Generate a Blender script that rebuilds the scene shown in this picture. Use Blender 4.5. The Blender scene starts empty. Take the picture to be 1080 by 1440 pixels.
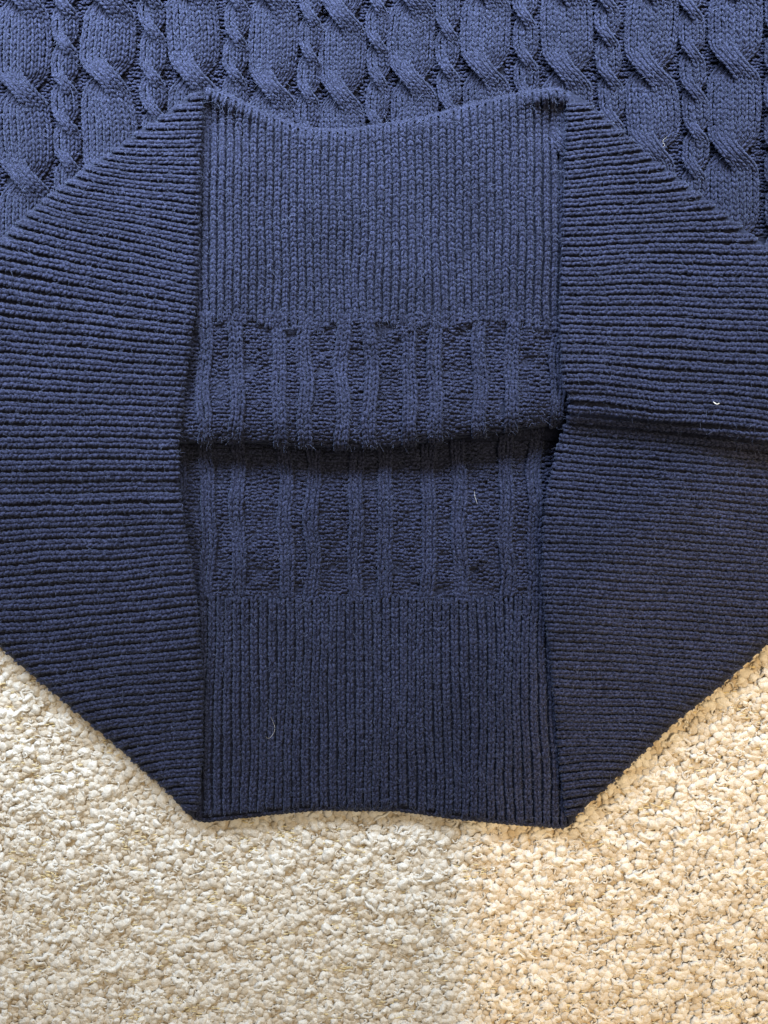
import bpy, math
import numpy as np

scene = bpy.context.scene
rng = np.random.default_rng(7)

# ------------------------------------------------------------------ units
# layout unit = 0.25 mm ("u"); x to the right, y away from the viewer's top edge (downwards), z up
S = 0.00025
HC = 1160.0                       # camera height in u
def W(p):
    """layout (x, y, z) in u -> metres; x,y are where the point is seen on the cloth plane"""
    p = np.asarray(p, float)
    k = (HC - p[..., 2]) / HC
    return np.stack([(p[..., 0] - 540) * S * k, (720 - p[..., 1]) * S * k, p[..., 2] * S], -1)

# ------------------------------------------------------------------ camera
cam = bpy.data.cameras.new('camera'); cam_o = bpy.data.objects.new('camera', cam)
scene.collection.objects.link(cam_o)
cam_o.location = (0, 0, HC * S)
cam.sensor_fit = 'HORIZONTAL'; cam.angle = 2 * math.atan(540 / HC)
cam.clip_start = 0.01; cam.clip_end = 20
scene.camera = cam_o
scene.render.resolution_x = 768; scene.render.resolution_y = 1024

# ------------------------------------------------------------------ world + lamps
world = bpy.data.worlds.new('World'); scene.world = world; world.use_nodes = True
bg = world.node_tree.nodes['Background']
bg.inputs[0].default_value = (0.90, 0.88, 0.88, 1); bg.inputs[1].default_value = 0.16

def lamp(name, kind, loc, target, energy, color, **kw):
    l = bpy.data.lights.new(name, kind); o = bpy.data.objects.new(name, l)
    scene.collection.objects.link(o); o.location = loc
    d = np.array(target) - np.array(loc)
    from mathutils import Vector
    o.rotation_euler = Vector(d).to_track_quat('-Z', 'Y').to_euler()
    l.energy = energy; l.color = color
    for k, v in kw.items(): setattr(l, k, v)
    return o
# cool window just beyond the top of the picture
lamp('window_light', 'AREA', (-0.03, 0.36, 0.25), (0, 0.24, 0), 4.5, (0.71, 0.84, 1.0), shape='RECTANGLE', size=0.6, size_y=0.24, spread=math.radians(92))
# warm lamp whose pool of light reaches in from the right and ends before the middle
lamp('lamp_pool', 'SPOT', (0.33, -0.20, 0.95), (0.25, -0.150, 0), 17.5, (1.0, 0.64, 0.25), spot_size=math.radians(25.8), spot_blend=0.045, shadow_soft_size=0.01)
# warm room light overhead
lamp('room_lamp', 'AREA', (0.25, 0.02, 0.80), (0.03, -0.05, 0), 3.7, (1.0, 0.81, 0.52), shape='DISK', size=0.6)

scene.view_settings.view_transform = 'Standard'; scene.view_settings.look = 'None'
scene.view_settings.exposure = 0.0; scene.view_settings.gamma = 1.0
scene.view_settings.use_curve_mapping = False
scene.render.engine = 'CYCLES'

# ------------------------------------------------------------------ materials
def wool(name, dark, light, sheen=0.35):
    m = bpy.data.materials.new(name); m.use_nodes = True
    nt = m.node_tree; N = nt.nodes; L = nt.links; b = N['Principled BSDF']
    tc = N.new('ShaderNodeTexCoord')
    n1 = N.new('ShaderNodeTexNoise'); n1.inputs['Scale'].default_value = 1500; n1.inputs['Detail'].default_value = 3
    n2 = N.new('ShaderNodeTexNoise'); n2.inputs['Scale'].default_value = 55; n2.inputs['Detail'].default_value = 2
    L.new(tc.outputs['Object'], n1.inputs['Vector']); L.new(tc.outputs['Object'], n2.inputs['Vector'])
    r = N.new('ShaderNodeValToRGB')
    r.color_ramp.elements[0].position = .38; r.color_ramp.elements[0].color = (*dark, 1)
    r.color_ramp.elements[1].position = .66; r.color_ramp.elements[1].color = (*light, 1)
    L.new(n1.outputs['Fac'], r.inputs['Fac'])
    hs = N.new('ShaderNodeHueSaturation')
    mr = N.new('ShaderNodeMapRange'); mr.inputs['To Min'].default_value = .74; mr.inputs['To Max'].default_value = 1.26
    L.new(n2.outputs['Fac'], mr.inputs['Value']); L.new(mr.outputs['Result'], hs.inputs['Value'])
    L.new(r.outputs['Color'], hs.inputs['Color']); L.new(hs.outputs['Color'], b.inputs['Base Color'])
    b.inputs['Roughness'].default_value = .85; b.inputs['Specular IOR Level'].default_value = .15
    b.inputs['Sheen Weight'].default_value = sheen; b.inputs['Sheen Roughness'].default_value = .4
    b.inputs['Sheen Tint'].default_value = (.55, .66, 1, 1)
    bp = N.new('ShaderNodeBump'); bp.inputs['Strength'].default_value = .5; bp.inputs['Distance'].default_value = .0002
    L.new(n1.outputs['Fac'], bp.inputs['Height']); L.new(bp.outputs['Normal'], b.inputs['Normal'])
    return m
NAVY = wool('navy_wool', (.0060, .0074, .0185), (.043, .0495, .101), .16)
NAVY_BASE = wool('navy_wool_ground', (.007, .0085, .019), (.024, .028, .056), .1)
FUZZ = wool('navy_wool_fibre', (.04, .05, .095), (.12, .135, .22), .3)

def boucle_mat(name):
    m = bpy.data.materials.new(name); m.use_nodes = True
    nt = m.node_tree; N = nt.nodes; L = nt.links; b = N['Principled BSDF']
    at = N.new('ShaderNodeAttribute'); at.attribute_name = 'tint'
    tc = N.new('ShaderNodeTexCoord')
    n1 = N.new('ShaderNodeTexNoise'); n1.inputs['Scale'].default_value = 900; n1.inputs['Detail'].default_value = 5
    L.new(tc.outputs['Object'], n1.inputs['Vector'])
    mr = N.new('ShaderNodeMapRange'); mr.inputs['To Min'].default_value = .72; mr.inputs['To Max'].default_value = 1.22
    L.new(n1.outputs['Fac'], mr.inputs['Value'])
    hs = N.new('ShaderNodeHueSaturation'); L.new(mr.outputs['Result'], hs.inputs['Value'])
    L.new(at.outputs['Color'], hs.inputs['Color']); L.new(hs.outputs['Color'], b.inputs['Base Color'])
    b.inputs['Roughness'].default_value = .9; b.inputs['Specular IOR Level'].default_value = .1
    b.inputs['Sheen Weight'].default_value = .25
    bp = N.new('ShaderNodeBump'); bp.inputs['Strength'].default_value = 1; bp.inputs['Distance'].default_value = .0006
    L.new(n1.outputs['Fac'], bp.inputs['Height']); L.new(bp.outputs['Normal'], b.inputs['Normal'])
    return m
BOUCLE = boucle_mat('boucle_yarn')

def plain(name, c, c2, scale):
    m = bpy.data.materials.new(name); m.use_nodes = True
    nt = m.node_tree; N = nt.nodes; L = nt.links; b = N['Principled BSDF']
    tc = N.new('ShaderNodeTexCoord'); n = N.new('ShaderNodeTexNoise'); n.inputs['Scale'].default_value = scale
    n.inputs['Detail'].default_value = 6
    L.new(tc.outputs['Object'], n.inputs['Vector'])
    r = N.new('ShaderNodeValToRGB'); r.color_ramp.elements[0].position = .35; r.color_ramp.elements[1].position = .65
    r.color_ramp.elements[0].color = (*c, 1); r.color_ramp.elements[1].color = (*c2, 1)
    L.new(n.outputs['Fac'], r.inputs['Fac']); L.new(r.outputs['Color'], b.inputs['Base Color'])
    b.inputs['Roughness'].default_value = .9; b.inputs['Specular IOR Level'].default_value = .1
    bp = N.new('ShaderNodeBump'); bp.inputs['Strength'].default_value = 1; bp.inputs['Distance'].default_value = .001
    L.new(n.outputs['Fac'], bp.inputs['Height']); L.new(bp.outputs['Normal'], b.inputs['Normal'])
    return m
GROUND = plain('boucle_ground_weave', (.46, .36, .24), (.60, .49, .35), 700)
LINT = plain('lint', (.66, .62, .55), (.82, .80, .75), 900)

# ------------------------------------------------------------------ mesh helpers
def mesh_obj(name, V, F, mat, parent=None, smooth=True, tint=None):
    """V layout coords (n,3); F (m,4) quads"""
    V = W(V); F = np.asarray(F, np.int32)
    me = bpy.data.meshes.new(name)
    me.vertices.add(len(V)); me.vertices.foreach_set('co', V.astype(np.float32).ravel())
    me.loops.add(F.size); me.loops.foreach_set('vertex_index', F.ravel())
    me.polygons.add(len(F)); me.polygons.foreach_set('loop_start', np.arange(0, F.size, F.shape[1], dtype=np.int32))
    me.polygons.foreach_set('loop_total', np.full(len(F), F.shape[1], np.int32))
    me.polygons.foreach_set('use_smooth', np.full(len(F), smooth))
    if tint is not None:
        a = me.color_attributes.new('tint', 'FLOAT_COLOR', 'POINT')
        a.data.foreach_set('color', np.concatenate([tint, np.ones((len(tint), 1))], 1).astype(np.float32).ravel())
    me.update(calc_edges=True); me.materials.append(mat)
    o = bpy.data.objects.new(name, me); scene.collection.objects.link(o)
    if parent: o.parent = parent
    return o

class Bag:
    def __init__(s): s.V = []; s.F = []; s.n = 0
    def add(s, V, F):
        s.V.append(V.reshape(-1, 3)); s.F.append(F + s.n); s.n += V.reshape(-1, 3).shape[0]
    def out(s): return np.concatenate(s.V), np.concatenate(s.F)

def tube_faces(count, m, k):
    """count tubes of m rings with k sides"""
    i, j = np.meshgrid(np.arange(m - 1), np.arange(k), indexing='ij')
    q = np.stack([i * k + j, i * k + (j + 1) % k, (i + 1) * k + (j + 1) % k, (i + 1) * k + j], -1).reshape(-1, 4)
    return (q[None] + (np.arange(count) * m * k)[:, None, None]).reshape(-1, 4)

def poly(pts):
    a = np.array(pts, float)
    return lambda t: np.interp(t, a[:, 0], a[:, 1])
def sm(x): x = np.clip(x, 0, 1); return x * x * (3 - 2 * x)

_ph = rng.uniform(0, 6.28, (8, 3)); _fr = rng.uniform(.4, 1.6, (8, 2)) * rng.choice([-1, 1], (8, 2))
def wob(x, y, L):
    """smooth pseudo noise, wavelength about L, range about -1..1"""
    r = 0
    for i in range(8): r = r + np.sin(x / L * _fr[i, 0] * 6.28 + y / L * _fr[i, 1] * 6.28 + _ph[i, 0])
    return r / 4.0

def frames(P):
    T = np.gradient(P, axis=0); T /= np.linalg.norm(T, axis=1, keepdims=True) + 1e-9
    return T

def chain(bag, P, N, w, pitch, r, spread=(.06, .40), lift=1.0, flip=False, sides=5, jit=.10, width=None):
    """a wale: V stitches laid along path P (n,3) with surface normals N"""
    if flip: P = P[::-1]; N = N[::-1]
    seg = np.linalg.norm(np.diff(P, axis=0), axis=1); s = np.concatenate([[0], np.cumsum(seg)])
    n = int(s[-1] / pitch)
    if n < 2: return
    T = frames(P); B = np.cross(T, N); B /= np.linalg.norm(B, axis=1, keepdims=True) + 1e-9
    N = np.cross(B, T)
    s0 = (np.arange(n) + .2) * pitch + rng.normal(0, pitch * .05, n)
    tau = np.array([0, .25, .52, .8, 1.0]); m = len(tau)
    a = pitch * (-.35 + 1.65 * tau); c = w * (spread[0] + (spread[1] - spread[0]) * np.sin(tau * 1.57) ** 1.1)
    c = c - w * .10 * np.clip((tau - .75) / .25, 0, 1)
    h = r * (-.55 + 1.7 * np.sin(np.pi * (.08 + .80 * tau)) ** .8) * lift
    rad = r * np.array([.55, .93, 1.0, .92, .5])
    th = np.arange(sides) / sides * 2 * np.pi
    da = np.gradient(a); dc = np.gradient(c); ln = np.hypot(da, dc); ta, tcx = da / ln, dc / ln
    out = []
    for sg in (-1, 1):
        sc = 1 + rng.normal(0, jit, (n, 1, 1)); off = rng.normal(0, w * .025, (n, 1, 1)); hh = rng.normal(0, r * .12, (n, 1, 1))
        R = rad[None, :, None] * sc
        la = a[None, :, None] - tcx[None, :, None] * R * np.cos(th)
        lc = sg * (c[None, :, None] + ta[None, :, None] * R * np.cos(th)) + off
        lh = h[None, :, None] + R * np.sin(th) * .95 + hh
        ss = np.clip(s0[:, None, None] + la, 0, s[-1])
        if width is not None: lc = lc * np.interp(ss, s, width if not flip else width[::-1])
        f = lambda A: np.stack([np.interp(ss, s, A[:, i]) for i in range(3)], -1)
        out.append(f(P) + f(B) * lc[..., None] + f(N) * lh[..., None])
    V = np.concatenate(out).reshape(-1, 3)
    bag.add(V, tube_faces(2 * n, m, sides))

def wrap(P, N, zedge, start=False, k=12, end=True):
    """carry a path round the fold at its end (and start) onto the underside"""
    k = min(k, len(P) - 1)
    def under(A, B):
        A = A.copy(); A[:, 2] = 2 * A[0, 2] - A[:, 2] - .4; B = B.copy(); B[:, 2] *= -1; return A, B
    if end:
        A, B = under(P[::-1][:k], N[::-1][:k]); P = np.concatenate([P, A[1:]]); N = np.concatenate([N, B[1:]])
    if start:
        A, B = under(P[:k], N[:k]); P = np.concatenate([A[1:][::-1], P]); N = np.concatenate([B[1:][::-1], N])
    return P, N

def purl_field(bag, xs, ys, zf, cw=9.0, rh=5.6, r=2.4, keep=None):
    """reverse stockinette: interlocking horizontal purl bumps filling xs x ys on the height zf"""
    nx = max(1, int(round((xs[1] - xs[0]) / cw))); ny = max(2, int((ys[1] - ys[0]) / rh))
    i, j = np.meshgrid(np.arange(nx), np.arange(ny)); i = i.ravel(); j = j.ravel()
    cwr = (xs[1] - xs[0]) / nx
    cx = xs[0] + (i + .5 + .25 * (j % 2)) * cwr + rng.normal(0, .5, i.size); cy = ys[0] + (j + .5) * rh + 1.6 * wob(cx, j * rh, 40) + rng.normal(0, .8, i.size)
    if keep is not None:
        k = keep(cx, cy); cx, cy, i, j = cx[k], cy[k], i[k], j[k]
    n = cx.size
    if n == 0: return
    tau = np.linspace(-1, 1, 4); th = np.arange(5) / 5 * 2 * np.pi
    sg = np.where(j % 2 == 0, 1, -1)[:, None, None] * rng.uniform(.5, 1.2, (n, 1, 1))
    R = (r * np.array([.55, 1, 1, .55]))[None, :, None] * (1 + rng.normal(0, .1, (n, 1, 1)))
    lx = cx[:, None, None] + tau[None, :, None] * cwr * .62 + 0 * th
    ly = cy[:, None, None] + sg * (tau[None, :, None] ** 2 - .4) * 2.0 + R * np.cos(th)
    lz = zf(lx, ly) + (1 - tau[None, :, None] ** 2) * r * .9 - .6 * r + R * np.sin(th) + rng.normal(0, .3, (n, 1, 1))
    bag.add(np.stack([lx, ly, lz], -1).reshape(-1, 3), tube_faces(n, 4, 5))

def norm_of(zf, x, y, e=1.5):
    gx = (zf(x + e, y) - zf(x - e, y)) / (2 * e); gy = (zf(x, y + e) - zf(x, y - e)) / (2 * e)
    n = np.stack([-gx, -gy, np.ones_like(gx)], -1)
    return n / np.linalg.norm(n, axis=-1, keepdims=True)

def grid_sheet(name, X, Y, Z, mat, parent, thick=9):
    """X,Y,Z (a,b) arrays -> sheet with real thickness below"""
    a, b = X.shape
    top = np.stack([X, Y, Z], -1).reshape(-1, 3); bot = top.copy(); bot[:, 2] -= thick
    i, j = np.meshgrid(np.arange(a - 1), np.arange(b - 1), indexing='ij')
    q = np.stack([i * b + j, (i + 1) * b + j, (i + 1) * b + j + 1, i * b + j + 1], -1).reshape(-1, 4)
    rim = np.concatenate([np.arange(b), np.arange(1, a) * b + b - 1, (a - 1) * b + np.arange(b - 2, -1, -1), np.arange(a - 2, 0, -1) * b])
    r2 = np.roll(rim, -1); n = a * b
    F = np.concatenate([q, (q + n)[:, ::-1], np.stack([rim, r2, r2 + n, rim + n], -1)])
    return mesh_obj(name, np.concatenate([top, bot]), F, mat, parent)

def fuzz(parent, V, count, length=(4, 10), wd=.20, mat=None):
    """loose fibres standing off the yarn"""
    k = rng.integers(0, len(V), count); p = V[k].copy(); p[:, 2] += .5
    d = rng.normal(0, 1, (count, 3)); d[:, 2] = np.abs(d[:, 2]) * .55; d /= np.linalg.norm(d, axis=1, keepdims=True)
    L = rng.uniform(*length, count)[:, None]; bend = rng.normal(0, .35, (count, 3))
    sd = np.cross(d, [0, 0, 1.]); sd /= np.linalg.norm(sd, axis=1, keepdims=True) + 1e-6
    pts = []
    for t in (0, .5, 1):
        c = p + d * L * t + bend * L * t * t; w = wd * (1 - .6 * t)
        pts += [c - sd * w, c + sd * w]
    A = np.stack(pts, 1)
    q = np.array([[0, 1, 3, 2], [2, 3, 5, 4]])
    F = (q[None] + (np.arange(count) * 6)[:, None, None]).reshape(-1, 4)
    o = mesh_obj('fuzz', A.reshape(-1, 3), F, mat or FUZZ, parent); o['kind'] = 'stuff'
    return o

# ------------------------------------------------------------------ outlines of the folded hem (layout units)
left_top = poly([(-260, 540), (-110, 425), (0, 336), (65, 276), (120, 236), (225, 165), (262, 138), (285, 121), (300, 119)])    # y at x
left_bot = poly([(-260, 690), (-110, 815), (0, 911), (90, 987), (162, 1048), (231, 1109), (274, 1154), (300, 1165)])
left_hem = poly([(100, 284), (122, 284), (200, 279), (300, 277), (420, 273), (520, 260), (620, 249), (690, 249), (760, 262), (860, 275), (960, 282), (1060, 282), (1120, 277), (1154, 273)])  # x at y
right_top = poly([(780, 121), (797, 124), (830, 146), (867, 177), (938, 238), (1027, 305), (1076, 346), (1190, 440), (1340, 560)])
right_bot = poly([(780, 1172), (800, 1163), (813, 1145), (878, 1084), (953, 1013), (1012, 966), (1080, 906), (1190, 812), (1340, 690)])
right_hem = poly([(100, 798), (124, 799), (200, 799), (300, 794), (450, 789), (540, 794), (566, 803), (580, 803), (612, 790), (662, 778), (736, 766), (830, 765), (933, 777), (1067, 789), (1163, 800)])
top_edge = poly([(240, 122), (285, 122), (320, 135), (370, 160), (425, 181), (480, 185), (540, 176), (595, 167), (640, 155), (690, 142), (740, 130), (790, 125), (840, 130)])
bot_edge = poly([(230, 1150), (274, 1155), (330, 1149), (400, 1141), (450, 1137), (560, 1138), (640, 1149), (720, 1157), (800, 1163), (850, 1165)])
mouth = poly([(200, 622), (255, 624), (330, 621), (400, 627), (500, 631), (560, 627), (620, 619), (687, 611), (783, 598), (860, 590)])

def low_edge(x):
    return np.minimum(bot_edge(x), np.minimum(np.where(x < 290, left_bot(x) - 5, 9e3), np.where(x > 784, right_bot(x) - 5, 9e3)))
def high_edge(x):
    return np.maximum(top_edge(x), np.maximum(np.where(x < 290, left_top(x) + 5, -9e3), np.where(x > 784, right_top(x) + 5, -9e3)))
def fold(d, R, drop=None):
    d = np.clip(d, 0, R); return -(drop or R) * (1 - np.sqrt(np.clip(1 - (1 - d / R) ** 2, 0, 1)))

# surface heights
def z_body(x, y):
    return 26 + 3 * wob(x, y, 420) + 6 * sm((y - 120) / 200) * 0
def z_topband(x, y):
    dl = x - left_hem(y); dr = right_hem(y) - x
    z = 50 + 4.0 * wob(x, y, 300)
    z = z - 20 * (1 - sm((dl + 12) / 62)) - 20 * (1 - sm((dr + 12) / 62))
    d = y - high_edge(x); cw = np.exp(-((x - 300) / 46) ** 2) + np.exp(-((x - 782) / 42) ** 2)
    z = z + cw * (15 * np.exp(-((d - 8) / 10) ** 2) - 10 * np.exp(-((d - 48) / 30) ** 2))
    z = z + fold(d, 14, 14)
    z = z + 16 * sm((y - 500) / 90)
    return z + fold(mouth(x) - y, 34, 26)
def z_botband(x, y):
    dl = x - left_hem(y); dr = right_hem(y) - x
    z = 23 + 3.2 * wob(x + 300, y, 260)
    z = z - 8 * (1 - sm((dl + 10) / 50)) - 8 * (1 - sm((dr + 10) / 50)) - 15 * (1 - sm((y - 640) / 70))
    return z + fold(low_edge(x) - y, 12, 8)
def z_left(x, y):
    z = 58 - 20 * sm((y - 560) / 560) + 2.5 * wob(x, y + 90, 360)
    z = z - 5 * np.exp(-((y - 688) / 14) ** 2) + 3 * np.exp(-((y - 715) / 20) ** 2)
    d = np.minimum(y - left_top(x), left_bot(x) - y) * .78
    z = z + fold(d, 26, 24)
    return z + fold(left_hem(y) - x + 2, 12, 11)
def z_right(x, y):
    ry = np.interp(x, [780, 820, 940, 1080, 1200], [571, 570, 583, 612, 640])
    dy = y - ry
    z = 56 - 18 * sm((y - 600) / 520) + 2.5 * wob(x + 77, y, 360)
    z = z + np.where(dy < 0, 27 * np.exp(-(dy / 105) ** 2), 27 * np.exp(-(dy / 21) ** 2)) - 7 * np.exp(-((dy + 15) / 7) ** 2) * np.exp(-((x - 815) / 70) ** 2) - 9 * np.exp(-((dy - 40) / 26) ** 2) * sm((x - 900) / 170)
    d = np.minimum(y - right_top(x), right_bot(x) - y) * .78
    z = z + fold(d, 26, 24)
    return z + fold(x - right_hem(y) + 2, 12, 11)

# ------------------------------------------------------------------ the setting: boucle upholstery
xs = np.linspace(-1400, 2480, 98); ys = np.linspace(-1300, 2740, 102)
X, Y = np.meshgrid(xs[::2], ys[::2], indexing='ij')
up = grid_sheet('boucle_upholstery', X, Y, -4.5 + 1.0 * wob(X, Y, 500), GROUND, None, thick=60)
up['kind'] = 'structure'

def boucle_field(x, y):
    """weft rows: bands of fat white slub between lower tan yarn"""
    return .48 + .26 * (wob(x * .35, y + .05 * x, 42) + .5 * wob(x * .8 + 300, y * 1.6, 90))
def outside(x, y, m):
    lim = np.where(x < 274, left_bot(x), np.where(x > 800, right_bot(x), bot_edge(x)))
    return y > lim - m
C_TAN = np.array([.57, .47, .34]); C_WHITE = np.array([.84, .80, .73])
def tint_of(w): return C_TAN * (1 - w[:, None]) + C_WHITE * w[:, None]

def boucle_puffs(sp):
    gx, gy = np.meshgrid(np.arange(-90, 1170, sp), np.arange(830, 1530, sp * .86), indexing='ij')
    gx = gx + (np.arange(gx.shape[1]) % 2)[None, :] * sp * .5
    x = gx.ravel() + rng.normal(0, sp * .25, gx.size); y = gy.ravel() + rng.normal(0, sp * .25, gx.size)
    k = outside(x, y, 26); x, y = x[k], y[k]; n = x.size
    w = np.clip(boucle_field(x, y) + rng.normal(0, .3, n), 0, 1)
    nr, ns = 4, 8
    phi = np.linspace(.0001, .57, nr)[None, :, None] * np.pi; th = (np.arange(ns) / ns * 2 * np.pi)[None, None, :]
    a = rng.uniform(.52, .95, (n, 1, 1)) * sp * (.9 + .25 * w[:, None, None]); el = rng.uniform(.7, 1.45, (n, 1, 1)); rot = rng.normal(0, .5, (n, 1, 1))
    # each puff is pinched into two to five lobes, unlike its neighbours
    lob = 1 + .17 * np.sin(th * rng.integers(2, 6, (n, 1, 1)) + rng.uniform(0, 6, (n, 1, 1)) + phi * 1.2) + .10 * np.sin(th * rng.integers(3, 8, (n, 1, 1)) + rng.uniform(0, 6, (n, 1, 1)))
    lob = lob + rng.normal(0, .07, (n, nr, ns))
    u = a * el ** .5 * np.sin(phi) * np.cos(th) * lob; v = a / el ** .5 * np.sin(phi) * np.sin(th) * lob
    px = x[:, None, None] + u * np.cos(rot) - v * np.sin(rot); py = y[:, None, None] + u * np.sin(rot) + v * np.cos(rot)
    hz = rng.uniform(2.6, 5.0, (n, 1, 1)) * (.8 + .6 * w[:, None, None])
    pz = (-4.6 + 3.2 * w + rng.normal(0, 1.0, n))[:, None, None] + hz * np.cos(phi) * (1 + .22 * np.sin(2 * th + rng.uniform(0, 6, (n, 1, 1))) * np.sin(phi)) + rng.normal(0, .45, (n, nr, ns)) * np.sin(phi)
    V = np.stack([px, py, pz], -1).reshape(-1, 3)
    i, j = np.meshgrid(np.arange(nr - 1), np.arange(ns), indexing='ij')
    q = np.stack([i * ns + j, (i + 1) * ns + j, (i + 1) * ns + (j + 1) % ns, i * ns + (j + 1) % ns], -1).reshape(-1, 4)
    F = (q[None] + (np.arange(n) * nr * ns)[:, None, None]).reshape(-1, 4)
    col = tint_of(np.clip(w + rng.normal(0, .13, n), 0, 1))
    return V, F, np.repeat(col, nr * ns, axis=0)

def boucle_curls(n_try):
    x = rng.uniform(-90, 1170, n_try); y = rng.uniform(830, 1530, n_try)
    k = outside(x, y, 22); x, y = x[k], y[k]; n = x.size
    w = np.clip(boucle_field(x, y) + rng.normal(0, .3, n), 0, 1)
    m = 9; k4 = 4; tau = np.linspace(0, 1, m)[None, :]
    R0 = rng.uniform(2.2, 5.0, (n, 1))
    ph = rng.uniform(0, 6.28, (n, 1)) + rng.choice([-1, 1], (n, 1)) * tau * rng.uniform(1.8, 5.2, (n, 1))
    rr = R0 * (1 + .3 * np.sin(tau * rng.uniform(4, 10, (n, 1)) + rng.uniform(0, 6, (n, 1))))
    el = rng.uniform(.8, 1.7, (n, 1))
    px = x[:, None] + rr * np.cos(ph) * el; py = y[:, None] + rr * np.sin(ph) / el ** .5
    pz = (-1.9 + 3.2 * w + rng.normal(0, 1.0, n))[:, None] + rng.normal(0, .22, (n, 1)) * (px - x[:, None]) + rng.normal(0, .22, (n, 1)) * (py - y[:, None]) - 3.0 * (2 * tau - 1) ** 4
    P = np.stack([px, py, np.clip(pz, -9, 7)], -1)
    T = np.gradient(P, axis=1); T /= np.linalg.norm(T, axis=2, keepdims=True) + 1e-9
    A = np.cross(T, np.array([0, 0, 1.])); A /= np.linalg.norm(A, axis=2, keepdims=True) + 1e-6
    Bn = np.cross(A, T)
    rad = rng.uniform(1.0, 1.9, (n, 1)) * (1 + .2 * rng.normal(0, 1, (n, m)).clip(-2, 2)) * (1 - .6 * np.abs(2 * tau - 1) ** 4)
    th = np.arange(k4) / k4 * 2 * np.pi
    V = P[:, :, None] + rad[:, :, None, None] * (A[:, :, None] * np.cos(th)[None, None, :, None] + Bn[:, :, None] * np.sin(th)[None, None, :, None])
    col = tint_of(np.clip(w + .12 + rng.normal(0, .15, n), 0, 1))
    return V.reshape(-1, 3), tube_faces(n, m, k4), np.repeat(col, m * k4, axis=0)
Vp, Fp, Cp = boucle_puffs(8.1)
puffs = mesh_obj('boucle_puffs', Vp, Fp, BOUCLE, up, tint=np.clip(Cp, 0, 1)); puffs['kind'] = 'stuff'
def slubs(n):
    x = rng.uniform(-150, 1230, n); y = rng.uniform(860, 1580, n)
    k = outside(x, y, -8) & (boucle_field(x, y) > .5); x, y = x[k], y[k]; n = x.size
    m = 9; tau = np.linspace(-1, 1, m)[None]
    L = rng.uniform(7, 17, (n, 1)); ang = rng.normal(0, .45, (n, 1)); wv = rng.uniform(1, 3.2, (n, 1)) * np.sin(tau * rng.uniform(3, 7, (n, 1)) + rng.uniform(0, 6, (n, 1)))
    px = x[:, None] + tau * L * np.cos(ang) - wv * np.sin(ang); py = y[:, None] + tau * L * np.sin(ang) + wv * np.cos(ang)
    pz = 2.4 + rng.normal(0, .7, (n, 1)) + .9 * np.sin(tau * 5 + rng.uniform(0, 6, (n, 1))) - 4 * tau ** 4
    P = np.stack([px, py, pz], -1); T = np.gradient(P, axis=1); T /= np.linalg.norm(T, axis=2, keepdims=True)
    A = np.cross(T, np.array([0, 0, 1.])); A /= np.linalg.norm(A, axis=2, keepdims=True); Bn = np.cross(A, T)
    th = np.arange(7) / 7 * 2 * np.pi
    rad = rng.uniform(1.8, 3.6, (n, 1, 1)) * (1 + .22 * rng.normal(0, 1, (n, m, 1)) + .16 * rng.normal(0, 1, (n, m, 7))).clip(.4, 1.7) * (1 - .6 * np.abs(tau[..., None]) ** 3)
    V = P[:, :, None] + rad[..., None] * (A[:, :, None] * np.cos(th)[None, None, :, None] + Bn[:, :, None] * np.sin(th)[None, None, :, None])
    return V.reshape(-1, 3), tube_faces(n, m, 7), np.repeat(tint_of(rng.uniform(.8, 1.15, n)), m * 7, axis=0)
Vs_, Fs_, Cs_ = slubs(1300)
sl = mesh_obj('boucle_slubs', Vs_, Fs_, BOUCLE, up, tint=np.clip(Cs_, 0, 1)); sl['kind'] = 'stuff'
Vc, Fc, Cc = boucle_curls(8500)
curls = mesh_obj('boucle_curls', Vc, Fc, BOUCLE, up, tint=np.clip(Cc, 0, 1)); curls['kind'] = 'stuff'

# little golden floats of the ground weave that show between the curls
def floats(n):
    gx = rng.uniform(-150, 1230, n // 7); gy = rng.uniform(860, 1560, n // 7)
    x = np.repeat(gx, 7) + rng.normal(0, 11, n // 7 * 7); y = np.repeat(gy, 7) + rng.normal(0, 5, n // 7 * 7)
    lim = np.where(x < 274, left_bot(x), np.where(x > 800, right_bot(x), bot_edge(x)))
    k = y > lim - 10; x, y = x[k], y[k]; n = x.size
    m = 4; tau = np.linspace(-1, 1, m)[None, :, None]; th = np.arange(4) / 4 * 6.283
    hl = rng.uniform(2.5, 5.5, (n, 1, 1)); R = 1.0 * np.array([.5, 1, 1, .5])[None, :, None]
    lx = x[:, None, None] + tau * hl + 0 * th; ly = y[:, None, None] + tau * rng.normal(0, .8, (n, 1, 1)) + R * np.cos(th)
    lz = rng.uniform(-3, 3.0, (n, 1, 1)) - 2 * tau ** 2 + R * np.sin(th)
    V = np.stack([lx, ly, lz], -1).reshape(-1, 3)
    return V, tube_faces(n, m, 4), np.tile([[.80, .66, .38]], (len(V), 1))
Vg, Fg, Cg = floats(3500)
gold = mesh_obj('gold_weft_floats', Vg, Fg, BOUCLE, up, tint=Cg); gold['kind'] = 'stuff'

fuzz(up, Vc, 7000, (3, 8), .22, LINT)

# ------------------------------------------------------------------ the sweater
sweater = bpy.data.objects.new('knitted_sweater', None); scene.collection.objects.link(sweater)
sweater['label'] = 'navy blue cable knit sweater lying on cream boucle with its ribbed hem folded open'
sweater['category'] = 'sweater'

# --- body panel with cables
X, Y = np.meshgrid(np.linspace(-190, 1270, 90), np.linspace(-122, 620, 46), indexing='ij')
body = grid_sheet('body_panel', X, Y, np.where(Y > 440, 12, z_body(X, Y) - 11.5), NAVY_BASE, sweater, thick=16)
body['label'] = 'cable knit front of the sweater, navy, above the folded hem'

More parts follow.
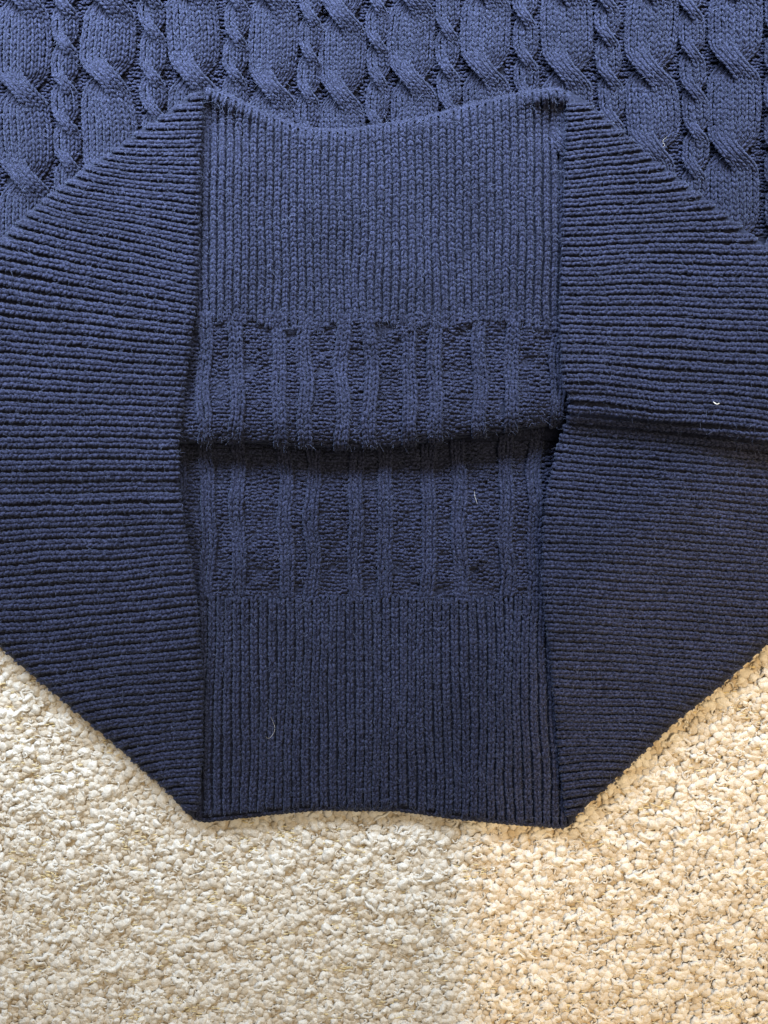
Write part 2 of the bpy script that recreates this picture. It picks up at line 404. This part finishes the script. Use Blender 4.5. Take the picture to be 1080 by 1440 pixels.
def cable_column(xc, yc0, period, cols, cw, lc, y0, y1, over, dome):
    """two strands of cols/2 wales crossing left over right at yc0 + k*period"""
    bag = Bag(); half = cols // 2
    y = np.arange(y0, y1, 1.5); k0 = math.floor((y0 - yc0) / period) - 1
    ks = np.arange(k0, k0 + int((y1 - y0) / period) + 4)
    lean = rng.normal(0, .018); jj = rng.normal(0, period * .05, ks.size)
    for strand in (0, 1):
        for i in range(half):
            x = np.zeros_like(y); h = np.zeros_like(y); sidev = np.zeros_like(y)
            # which side is this strand on: starts left when (k + strand) even; swaps at each crossing
            pos = np.full_like(y, float((ks[0] + strand) % 2))
            for kk, k in enumerate(ks):
                yc = yc0 + k * period + jj[kk]
                t = sm((y - (yc - lc / 2)) / lc)
                frm = (k + strand) % 2; to = 1 - frm
                pos = pos + t * (to - frm)
                bump = np.exp(-((y - yc) / (lc * .42)) ** 2)
                h += bump * (over if frm == 0 else -over * .9)
            lft = (-half + .5 + i) * cw; rgt = (.5 + i) * cw
            off = lft * (1 - pos) + rgt * pos
            u = (y - yc0) / period; pinch = .80 + .20 * np.abs(np.sin(np.pi * u)) ** .8
            x = xc + off * pinch + 3.0 * wob(y + xc * 3, y * 0 + xc, 210) + (y - 100) * lean + (xc - 540) * -.00
            hw = half * cw + 2
            h += dome * (1 - (off / hw) ** 2) - dome * .45
            z = z_body(x, y) + h
            P = np.stack([x, y, z], -1)
            # normal tilts with the dome
            nx = 2 * dome * off / hw ** 2
            Nn = np.stack([nx, 0 * nx, np.ones_like(nx)], -1); Nn /= np.linalg.norm(Nn, axis=1, keepdims=True)
            chain(bag, P, Nn, cw, cw * .80, cw * .235, spread=(.03, .35), flip=True, sides=4)
    return bag

bigs = [(-88, 120), (34, 126), (152, 124), (272, 104), (385, 116), (482, 130), (581, 108), (685, 101), (797, 97), (916, 93), (1033, 88), (1150, 92)]
smalls = [(-28, 60), (91, 62), (214, 47), (331, 52), (434, 20), (531, 62), (631, 38), (741, 26), (856, 54), (974, 72), (1093, 48), (1208, 50)]
def low(x):      # how far down a column must run before it is buried under the hem
    if 320 < x < 770: return 215
    return 300 if 200 < x < 880 else 420
local = poly([(-100, 1.06), (150, 1.05), (280, 1.0), (480, .90), (600, .91), (800, 1.0), (1000, 1.04), (1200, 1.05)])
allV = []
for (xc, yc) in bigs:
    b = cable_column(xc, yc, 118, 8, 9.25 * local(xc), 54, -110, low(xc), 8.5, 14); V, F = b.out(); allV.append(V)
    mesh_obj('wide_cable', V, F, NAVY, body)
for (xc, yc) in smalls:
    b = cable_column(xc, yc, 55, 4, 9.0 * local(xc), 34, -110, low(xc), 6.5, 9); V, F = b.out(); allV.append(V)
    mesh_obj('narrow_cable', V, F, NAVY, body)
b = Bag()
big_x = np.array([q[0] for q in bigs]); small_x = np.array([q[0] for q in smalls])
def in_gap(x, y):
    d1 = np.abs(x[:, None] - big_x).min(1); d2 = np.abs(x[:, None] - small_x).min(1)
    hidden = (x > 300) & (x < 790) & (y > 205)
    return (d1 > 24) & (d2 > 10) & ~hidden
purl_field(b, (-180, 1260), (-115, 330), lambda x, y: z_body(x, y) - 8.0, 6.4, 5.0, 2.2, keep=in_gap)
V, F = b.out(); o = mesh_obj('purl_ground', V, F, NAVY, body); o['kind'] = 'stuff'
fuzz(body, np.concatenate(allV), 12000)

# --- centre: folded up band (inside showing) and the wrong side of the cables above the mouth
def ribs_vertical(parent, x0, x1, n, ytop, ybot, zf, r, pitch, flip, drift):
    cols = []
    w = (x1 - x0) / n
    for i in range(n):
        xb = x0 + (i + .5) * w
        a = float(ytop(xb)); bb = float(ybot(xb)) + rng.uniform(0, 9)
        y = np.arange(a + .5, bb, 1.6)
        x = xb + drift(xb, y) + .9 * wob(y * .9, y * 0 + xb, 130) + .3 * wob(y * .9 + i * 37, y * 0, 90)
        P = np.stack([x, y, zf(x, y) + r * .9], -1)
        Nn = norm_of(zf, x, y); P, Nn = wrap(P, Nn, 0, start=not flip, end=flip, k=8)
        bag = Bag(); chain(bag, P, Nn, w * .98, pitch, r, spread=(.02, .275), flip=flip, lift=1.05)
        V, F = bag.out(); cols.append(V); mesh_obj('rib', V, F, NAVY, parent)
    return np.concatenate(cols)

def panel_grid(name, ytop, ybot, zf, n=40, mrow=48, drop=2.4, x0=225, x1=845, thick=9):
    xs = np.linspace(x0, x1, n); t = np.linspace(0, 1, mrow); t = .5 - .5 * np.cos(np.pi * t)
    X = np.repeat(xs[:, None], mrow, 1); Y = ytop(X) * (1 - t) + ybot(X) * t
    return grid_sheet(name, X, Y, zf(X, Y) - drop, NAVY_BASE, sweater, thick)

top_band = panel_grid('hem_band', high_edge, lambda x: 470 + 0 * x, z_topband)
top_band['label'] = 'ribbed hem band turned up, inside showing'
V = ribs_vertical(top_band, 262, 818, 50, high_edge, lambda x: 454 + 5 * np.sin(np.asarray(x) / 29.) , z_topband, 2.3, 6.9, False,
                  lambda xb, y: 3.5 * sm((y - 330) / 150) * np.sin(xb / 31.) + (540 - xb) * .012 * sm((300 - y) / 200))
fuzz(top_band, V, 7500)

def wrong_side(parent, pairs, ya, yb, zf, dips, flip):
    Vs = []
    for xr in pairs:
        bag = Bag()
        y = np.arange(float(ya(xr)), float(yb(xr)), 1.6)
        for s in (-1, 1):
            x = xr + s * 5.0 + 3.2 * wob(y + xr * 5, y * 0, 130) + s * .8 * wob(y * 1.3, y * 0 + xr, 60)
            lift = 1.2 + 2.6 * wob(y + xr * 9, y * 0 + 50, 110)
            P = np.stack([x, y, zf(x, y) + lift], -1)
            Nn = norm_of(zf, x, y)
            if not flip: P, Nn = wrap(P, Nn, 0, k=14)
            chain(bag, P, Nn, 10.0, 7.6, 2.55, spread=(.06, .36), flip=flip)
        V, F = bag.out(); Vs.append(V); mesh_obj('knit_rib', V, F, NAVY, parent)
    bag = Bag()
    def zz(x, y):
        z = zf(x, y) - 1.4 + 3.4 * wob(x * 1.5, y * 1.2 + 400, 90)
        z = z + 2.2 * np.exp(-((y - 448) / 12) ** 2) + 1.5 * np.exp(-((y - 846) / 10) ** 2)
        for (dx, dy) in dips: z = z + 4.5 * np.exp(-((x - dx - 9) / 9) ** 2 - ((y - dy + 17) / 8) ** 2)
        for (dx, dy) in dips: z = z - 7 * np.exp(-((x - dx) / 5) ** 2 - ((y - dy) / 5) ** 2)
        return z
    ymin = float(np.min(ya(np.linspace(240, 830, 30)))); ymax = float(np.max(yb(np.linspace(240, 830, 30))))
    purl_field(bag, (232, 838), (ymin, ymax), zz, 8.0, 5.0, 2.45, keep=lambda x, y: (y > ya(x)) & (y < yb(x) - 1))
    V, F = bag.out(); Vs.append(V); o = mesh_obj('purl_ground', V, F, NAVY, parent); o['kind'] = 'stuff'
    return np.concatenate(Vs)

up_rev = panel_grid('reverse_panel', lambda x: 440 + 0 * x, mouth, z_topband, drop=4.0)
up_rev['label'] = 'wrong side of the cable knit above the dark opening'
V = wrong_side(up_rev, [244, 288, 332, 392, 430, 482, 520, 575, 613, 675, 720, 783, 822], lambda x: 440 + 3 * np.sin(np.asarray(x) / 17.), mouth, z_topband,
               [(307, 461), (405, 467), (450, 523), (352, 520), (536, 533), (628, 524), (740, 510), (560, 480), (648, 470), (497, 470)], False)
fuzz(up_rev, V, 4500)

lo_rev = panel_grid('reverse_panel', lambda x: 575 + 0 * x, lambda x: 850 + 0 * x, z_botband, drop=4.0)
lo_rev['label'] = 'wrong side of the cable knit below the dark opening'
V = wrong_side(lo_rev, [250, 292, 335, 402, 440, 501, 541, 602, 646, 712, 752, 815], lambda x: 585 + 0 * x, lambda x: 846 + 4 * np.sin(np.asarray(x) / 13.), z_botband,
               [(366, 803), (416, 828), (468, 797), (622, 780), (665, 803), (720, 840), (560, 800), (316, 793), (615, 832), (765, 805)], True)
fuzz(lo_rev, V, 4500)

bot_band = panel_grid('hem_band', lambda x: 828 + 0 * x, low_edge, z_botband)
bot_band['label'] = 'ribbed hem band of the back layer lying flat, inside showing'
V = ribs_vertical(bot_band, 254, 818, 46, lambda x: 838 + 0 * x, lambda x: low_edge(x) - 7, z_botband, 2.45, 7.4, True,
                  lambda xb, y: (xb - 540) * .02 * sm((y - 900) / 250) + 1.5 * np.sin(xb / 23. + y / 60.))
fuzz(bot_band, V, 7500)

def hem_cord(parent, edge, xa, xb, zf, inset):
    x = np.arange(xa, xb, 1.6); y = edge(x) + inset
    for _ in range(6): y[1:-1] = (y[:-2] + 2 * y[1:-1] + y[2:]) / 4
    P = np.stack([x, y, zf(x, y) - 1.0], -1); bag = Bag()
    chain(bag, P, norm_of(zf, x, y), 7.5, 6.5, 2.3, spread=(.03, .30)); V, F = bag.out()
    mesh_obj('hem_edge', V, F, NAVY, parent)
hem_cord(bot_band, low_edge, 272, 802, z_botband, -1.5)
hem_cord(top_band, high_edge, 286, 795, z_topband, 1.8)

# --- side flaps: ribs run across
def flap(side):
    L = side == 'L'
    zf = z_left if L else z_right
    hem = left_hem if L else right_hem
    tops = left_top if L else right_top; bots = left_bot if L else right_bot
    far = -190 if L else 1270
    # base sheet: columns of x, rows from top fold to bottom fold
    y0, y1 = (123, 1153) if L else (126, 1162)
    t = np.linspace(0, 1, 110); t = .5 - .5 * np.cos(np.pi * t) * 1.0
    yy = y0 + (y1 - y0) * t
    u = np.linspace(0, 1, 44) ** 1.0
    xg = np.linspace(-190, 284, 400) if L else np.linspace(765, 1270, 400)
    # outer x at each y
    tv, bv = tops(xg), bots(xg)
    ox = []
    for y in yy:
        ok = (tv <= y) & (bv >= y) & ((xg <= hem(y)) if L else (xg >= hem(y)))
        ox.append((xg[ok].min() if L else xg[ok].max()) if ok.any() else hem(y))
    ox = np.array(ox); hx = hem(yy)
    X = ox[:, None] * (1 - u) + hx[:, None] * u; Y = np.repeat(yy[:, None], u.size, 1)
    X = X if L else X[:, ::-1]
    o = grid_sheet('side_flap', X, Y, zf(X, Y) - 1.2 + 1.0 * (1 - sm(np.minimum(Y - tops(X), bots(X) - Y) / 26)), NAVY_BASE, sweater, thick=13)
    o['label'] = ('left' if L else 'right') + ' side of the ribbed hem folded over the middle, ribs running across'
    if L:
        slope = poly([(110, -.20), (150, -.12), (200, -.02), (260, .10), (350, .185), (420, .165), (480, .10), (560, .045), (650, 0), (760, -.055), (900, -.10), (1040, -.13), (1110, -.06), (1150, .2)])
        sp = poly([(110, 13.0), (350, 14.0), (650, 14.8), (900, 14.6), (1150, 12.6)])
    else:
        slope = poly([(110, .10), (150, -.02), (220, -.12), (330, -.07), (440, .01), (540, .065), (600, .085), (720, .06), (850, .045), (960, .06), (1040, .0), (1100, -.12), (1140, -.32), (1165, -.5)])
        sp = poly([(110, 13.2), (350, 13.6), (560, 14.0), (700, 12.4), (900, 12.8), (1150, 12.0)])
    Vs = []; y = y0 - 40.0
    while y < y1 + 40:
        step = float(sp(y)); w = step
        hx0 = float(hem(min(max(y, y0), y1)))
        x = np.arange(hx0, far, -1.6 if L else 1.6)
        dx = np.abs(x - hx0)
        sl = float(slope(y)); sg = -1 if L else 1
        curve = sl * dx * sg if True else 0
        if not L: curve = curve + .00016 * dx ** 2 * (.25 + .75 * float(sm((500 - y) / 160)))
        else: curve = curve - .00012 * dx ** 2 * float(sm((500 - y) / 160))
        ypath = y + curve + 1.5 * wob(x, y + 0 * x, 190) + .45 * wob(x + 5 * y, 0 * x + y * 2, 70)
        ok = (ypath > tops(x) + 3.0) & (ypath < bots(x) - 3.0)
        if ok.sum() > 10:
            idx = np.flatnonzero(ok); brk = np.flatnonzero(np.diff(idx) > 1); runs = np.split(idx, brk + 1)
            bag = Bag()
            for rn in runs:
                if rn.size < 10: continue
                px, py = x[rn], ypath[rn]
                rr = 3.1 if L else 2.85
                P = np.stack([px, py, zf(px, py) + rr * .8], -1)
                Nn = norm_of(zf, px, py)
                ends = abs(px[-1] - far) > 4
                P, Nn = wrap(P, Nn, 0, start=True, end=ends)
                kk = (float(slope(y + 8)) - float(slope(y - 8))) / 16 * sg
                wid = np.clip(1 + kk * np.abs(P[:, 0] - hx0), .7, 1.45)
                chain(bag, P, Nn, w * .86, 7.6, rr, width=wid, spread=(.03, .325), flip=(not L), lift=.9)
            if bag.n:
                V, F = bag.out(); Vs.append(V); mesh_obj('rib', V, F, NAVY, o)
        y += step
    fuzz(o, np.concatenate(Vs), 10000)
    return o
flap('L'); flap('R')

# ------------------------------------------------------------------ lint
def fibre(name, pts, r, label, zf, lift=9):
    p = np.array(pts, float); t = np.linspace(0, len(p) - 1, 14)
    # smooth the polyline a little
    xy = np.stack([np.interp(t, np.arange(len(p)), p[:, i]) for i in (0, 1)], -1)
    for _ in range(2): xy[1:-1] = (xy[:-2] + 2 * xy[1:-1] + xy[2:]) / 4
    z = zf(xy[:, 0], xy[:, 1]) + lift
    P = np.concatenate([xy, z[:, None]], 1); T = frames(P); A = np.cross(T, [0, 0, 1.]); A /= np.linalg.norm(A, axis=1, keepdims=True); B = np.cross(A, T)
    th = np.arange(5) / 5 * 6.283; R = r * (1 - .5 * np.abs(np.linspace(-1, 1, 14)) ** 3)[:, None, None]
    V = P[:, None] + R * (A[:, None] * np.cos(th)[None, :, None] + B[:, None] * np.sin(th)[None, :, None])
    o = mesh_obj(name, V.reshape(-1, 3), tube_faces(1, 14, 5), LINT)
    o['label'] = label; o['category'] = 'lint'; o['group'] = 'lint on the sweater'
fibre('lint_fibre', [(1003, 565), (1008, 569), (1012, 567)], .9, 'tiny white lint speck on the right flap just above its crease', z_right, 10)
fibre('lint_fibre', [(381, 1008), (387, 1022), (386, 1030), (378, 1040), (374, 1036)], .15, 'pale curled hair on the lower middle hem band', z_botband)
fibre('lint_fibre', [(667, 690), (668, 699), (671, 708)], .2, 'short pale hair stuck just below the dark opening', z_botband)
fibre('lint_fibre', [(938, 192), (931, 199), (936, 205), (930, 206)], .17, 'pale tangled fibre on a cable above the right flap', lambda x, y: z_body(x, y) + 6)
